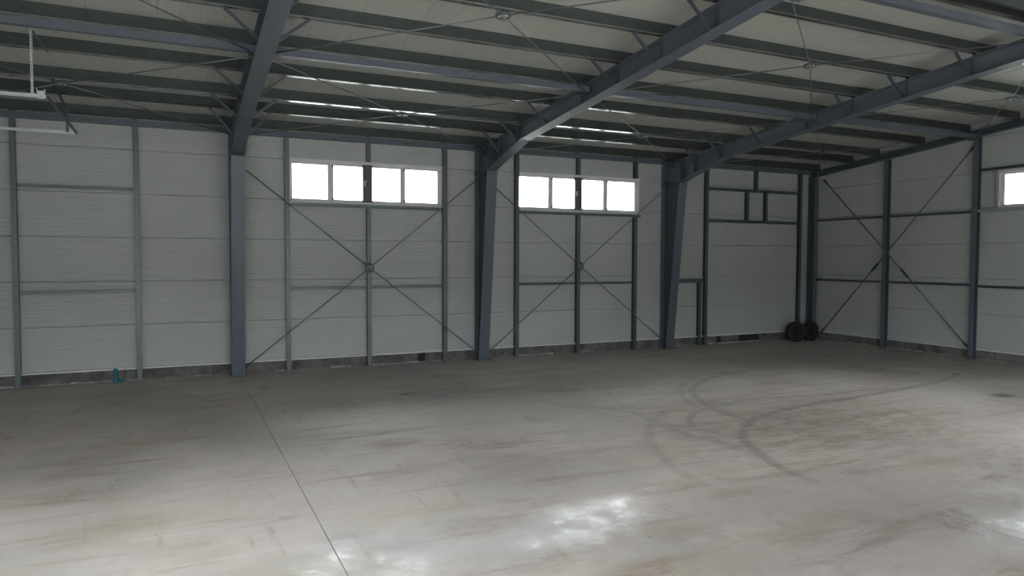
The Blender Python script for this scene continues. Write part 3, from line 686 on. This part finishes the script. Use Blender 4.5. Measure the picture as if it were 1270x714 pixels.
# ------------------------------------------------------------------ windows
def window(name, u0, u1, z0, z1, cuts, T, portal_=False):
    """T maps (u, depth, z) to the world; depth positive = outwards; cuts = pane edges"""
    w = sempty(name, T((u0 + u1) / 2, 0, z0))
    def box(n, m, a0, a1, d0, d1, b0, b1, par=None):
        vs = [T(a, d, b) for b in (b0, b1) for a, d in ((a0, d0), (a1, d0), (a1, d1), (a0, d1))]
        return MB().add(vs, [(0, 3, 2, 1), (4, 5, 6, 7), (0, 1, 5, 4), (1, 2, 6, 5), (2, 3, 7, 6), (3, 0, 4, 7)]).build(n, m, par or w)
    # reveals and trims
    box('head_trim', 'trim', u0, u1, -0.035, 0.11, z1 - 0.045, z1 + 0.02)
    box('sill', 'trim', u0, u1, -0.045, 0.11, z0 + 0.0, z0 + 0.035)
    box('jamb_trim', 'trim', u0, u0 + 0.015, -0.01, 0.11, z0 + 0.035, z1 - 0.045)
    box('jamb_trim', 'trim', u1 - 0.015, u1, -0.01, 0.11, z0 + 0.035, z1 - 0.045)
    a, b, c0, c1 = u0 + 0.016, u1 - 0.016, z0 + 0.036, z1 - 0.046
    f = 0.06
    box('frame', 'pvc', a, b, 0.045, 0.10, c1 - f, c1); box('frame', 'pvc', a, b, 0.045, 0.10, c0, c0 + f)
    box('frame', 'pvc', a, a + f, 0.045, 0.10, c0 + f, c1 - f); box('frame', 'pvc', b - f - 0.05, b, 0.045, 0.10, c0 + f, c1 - f)
    ed = [a + f] + [k for p in cuts for k in p] + [b - f - 0.05]
    for i in range(0, len(ed), 2):
        box('pane', 'glass', ed[i], ed[i + 1], 0.070, 0.076, c0 + f, c1 - f)
    for i, (p, q) in enumerate(cuts):
        p -= 0.022; q += 0.022
        mid = (len(cuts) == 3 and i == 1)
        m = box('mullion', 'mull' if mid else 'pvc', p, q, 0.02 if mid else 0.035, 0.10, c0 + (0.0 if mid else f), c1 - (0.0 if mid else f))
        if not mid:
            for zc in (c0 + f, c1 - f - 0.04): box('corner_block', 'mull', q - 0.045, q, 0.020, 0.034, zc - 0.01, zc + 0.05, m)
        else:
            zc = (c0 + c1) / 2
            h = box('handle', 'white', p + 0.035, p + 0.06, -0.015, 0.019, zc - 0.07, zc + 0.05, m)
            box('handle_lever', 'white', p + 0.035, p + 0.09, -0.015, 0.0, zc + 0.05, zc + 0.075, m)
            for k, zc in enumerate((c0 + 0.02, c1 - 0.06)): box('hinge', 'mull', p - 0.03, q + 0.03, 0.005, 0.03, zc, zc + 0.04, m)
    return w
TB = lambda u, d, z: (u, d, z)
window('window_1', W1[0], W1[1], WZ[0], WZ[1], [(-17.12, -17.01), (-16.21, -16.01), (-15.20, -15.11)], TB)
window('window_2', W2[0], W2[1], WZ[0], WZ[1], [(-10.70, -10.60), (-9.80, -9.60), (-8.79, -8.69)], TB)
TR = lambda u, d, z: (d, u, z)
window('window_3', W3[0], W3[1], WZ3[0], WZ3[1], [(-9.68, -9.58), (-8.66, -8.46), (-7.54, -7.44)], TR)
ws = thing('window_stud', 'bright galvanised stud beside the window of the right wall', 'stud', (-0.08, -6.38, 4.25))
MB().box(-0.10, -0.094, -6.40, -6.34, 4.26, 5.32).build('front_flange', 'galvb', ws); MB().box(-0.094, -0.006, -6.346, -6.34, 4.26, 5.32).build('web', 'galvb', ws)

# ------------------------------------------------------------------ overhead door tracks, top left
ZD = 5.235
def track(y, label, hx, ztop, m='galvb', w=0.016):
    t = thing('door_track', label, 'track', (-24, y, ZD), 'overhead door tracks at the top left')
    MB().box(XL, -22.40, y - 0.025, y + 0.025, ZD + 0.018, ZD + 0.022).build('track_rail', 'galvb', t)
    MB().box(XL, -22.40, y - 0.025, y - 0.021, ZD - 0.025, ZD + 0.018).build('track_side', 'galvb', t)
    MB().box(XL, -22.40, y + 0.021, y + 0.025, ZD - 0.025, ZD + 0.018).build('track_side', 'galvb', t)
    mb = MB(); z = ZD      # perforated hanger angle
    mb.box(hx - w, hx - 0.006, y - 0.030, y - 0.027, ZD, ztop); mb.box(hx + 0.006, hx + w, y - 0.030, y - 0.027, ZD, ztop)
    while z < ztop - 0.04: mb.box(hx - 0.006, hx + 0.006, y - 0.030, y - 0.027, z, z + 0.03); z += 0.05
    mb.box(hx + w - 0.003, hx + w, y - 0.027, y + 0.01, ZD, ztop)
    mb.build('hanger', m, t)
    return t
tn = track(-5.90, 'bright galvanised overhead door track nearer to the camera, top left', -22.57, 6.20)
bk = MB().box(-22.50, -22.42, -5.955, -5.929, ZD - 0.05, ZD + 0.07).build('bracket', 'galvb', tn)
MB().box(-22.515, -22.505, -5.96, -5.93, ZD + 0.03, ZD + 0.10).build('bolt', 'galvb', bk); MB().box(-22.415, -22.405, -5.96, -5.93, ZD + 0.03, ZD + 0.10).build('bolt', 'galvb', bk)
MB().bar((-22.57, -5.86, 6.20), (-22.50, -4.9, ZD + 0.9), 0.025, 0.025).build('stay', 'brace', tn)
tf = track(-2.47, 'galvanised overhead door track farther from the camera, in front of the wall', -22.53, 5.68, 'brace', 0.022)
MB().bar((-22.53, -2.47, 5.66), (-22.72, -2.74, 6.14), 0.03, 0.03).build('stay', 'brace', tf)
cb = tag(MB().bar((-22.38, -5.92, ZD), (-22.38, -2.45, ZD), 0.03, 0.045).build('cross_bar', 'galvd'), 'dark cross bar joining the ends of the two overhead door tracks', 'bar')

# ------------------------------------------------------------------ tyres in the corner
def tyre(c, yaw, label):
    R = 0.34; w = 0.105; ax = Vector((math.sin(yaw), -math.cos(yaw), 0))
    t = thing('tyre', label, 'tyre', (c[0], c[1], 0), 'tyres in the corner'); cc_ = Vector((c[0], c[1], R))
    prof = [(0.19, -w * 0.75), (0.20, -w * 0.9), (0.26, -w), (0.315, -w * 0.92), (0.335, -w * 0.7), (0.34, -w * 0.3), (0.34, w * 0.3), (0.335, w * 0.7), (0.315, w * 0.92), (0.26, w), (0.20, w * 0.9), (0.19, w * 0.75), (0.19, -w * 0.75)]
    MB().lathe(cc_, ax, prof, 40).build('casing', 'rubber', t, True)
    mb = MB(); a = ax.cross(Vector((0, 0, 1))).normalized()
    for i in range(30):
        th = 2 * math.pi * i / 30; d = a * math.cos(th) + Vector((0, 0, 1)) * math.sin(th); tg = ax.cross(d)
        p = cc_ + d * 0.335
        for s in (-1, 1):
            mb.bar(p + ax * s * 0.015 + tg * s * 0.01, p + ax * s * w * 0.85 + tg * s * 0.035, 0.028, 0.014, d)
    for k in range(len(mb.v)):
        if mb.v[k][2] < 0.0: mb.v[k] = (mb.v[k][0], mb.v[k][1], 0.0)
    mb.build('tread_blocks', 'rubber', t)
    MB().lathe(cc_, ax, [(0.0, 0.02), (0.06, 0.03), (0.07, 0.01), (0.14, 0.0), (0.17, 0.05), (0.19, 0.075), (0.19, -0.075), (0.0, -0.05)], 28).build('rim', 'hub', t, True)
tyre((-1.36, -0.62), -0.25, 'left black tyre with dark reddish hub standing in the corner')
tyre((-0.72, -0.66), 0.05, 'right black tyre standing in the corner in front of the corner column')

# teal pipe stub at the wall foot and spilt mortar
tp = thing('pipe_stub', 'teal plastic pipe stub standing at the foot of the back wall, far left', 'pipe', (-21.97, -0.10, 0))
MB().tube((-21.97, -0.12, 0.0), (-21.97, -0.12, 0.31), 0.038, 14).build('pipe', 'teal', tp, True)
MB().tube((-21.97, -0.12, 0.0), (-21.97, -0.12, 0.07), 0.055, 14).build('socket', 'teal', tp, True)
MB().tube((-21.90, -0.12, 0.035), (-21.80, -0.12, 0.035), 0.03, 10).build('branch', 'teal', tp, True)
def mortar(axis, segs, pos, label):
    mb = MB()
    for a, b in segs:
        u = a
        while u < b:
            l = random.uniform(0.12, 0.35); w = random.uniform(0.03, 0.10); h = random.uniform(0.012, 0.04)
            p = [(u, 0), (u + l, 0), (u + l, -w * random.uniform(.6, 1)), (u + l * .5, -w), (u, -w * random.uniform(.6, 1))]
            if axis == 0: vs = [(q, pos + 0.035 + r, 0.0) for q, r in p] + [(q, pos + 0.035 + r * 0.4, h) for q, r in p]
            else: vs = [(pos + 0.035 + r, q, 0.0) for q, r in p] + [(pos + 0.035 + r * 0.4, q, h) for q, r in p]
            n = 5; mb.add(vs, [tuple(range(n))[::-1], tuple(range(n, 2 * n))] + [(i, (i + 1) % n, n + (i + 1) % n, n + i) for i in range(n)])
            u += l * random.uniform(0.7, 1.4)
    o = mb.build('mortar_droppings', 'mortar'); o['kind'] = 'stuff'; return tag(o, label, 'mortar')
mortar(0, [(-25, -19.8), (-18.9, -13.6), (-12.3, -9.2), (-6.0, -1.8)], 0.0, 'pale mortar droppings along the foot of the back wall')
mortar(1, [(-10.0, -0.9)], 0.0, 'pale mortar droppings along the foot of the right gable wall')

# ------------------------------------------------------------------ outside
yard = struct(MB().box(-120, 100, -140, 120, -0.5, -0.32).build('ground', 'yard'))
nb = struct(MB().box(-75, 45, -74, -60, -0.32, 10.5).build('added_hall', 'outer'), 'unseen hall added across the yard to block low sky, behind the viewpoint')  # added mass, its height set to keep low sky off the walls
nb.name = 'sky_blocking_hall'
print('objects', len(bpy.data.objects))
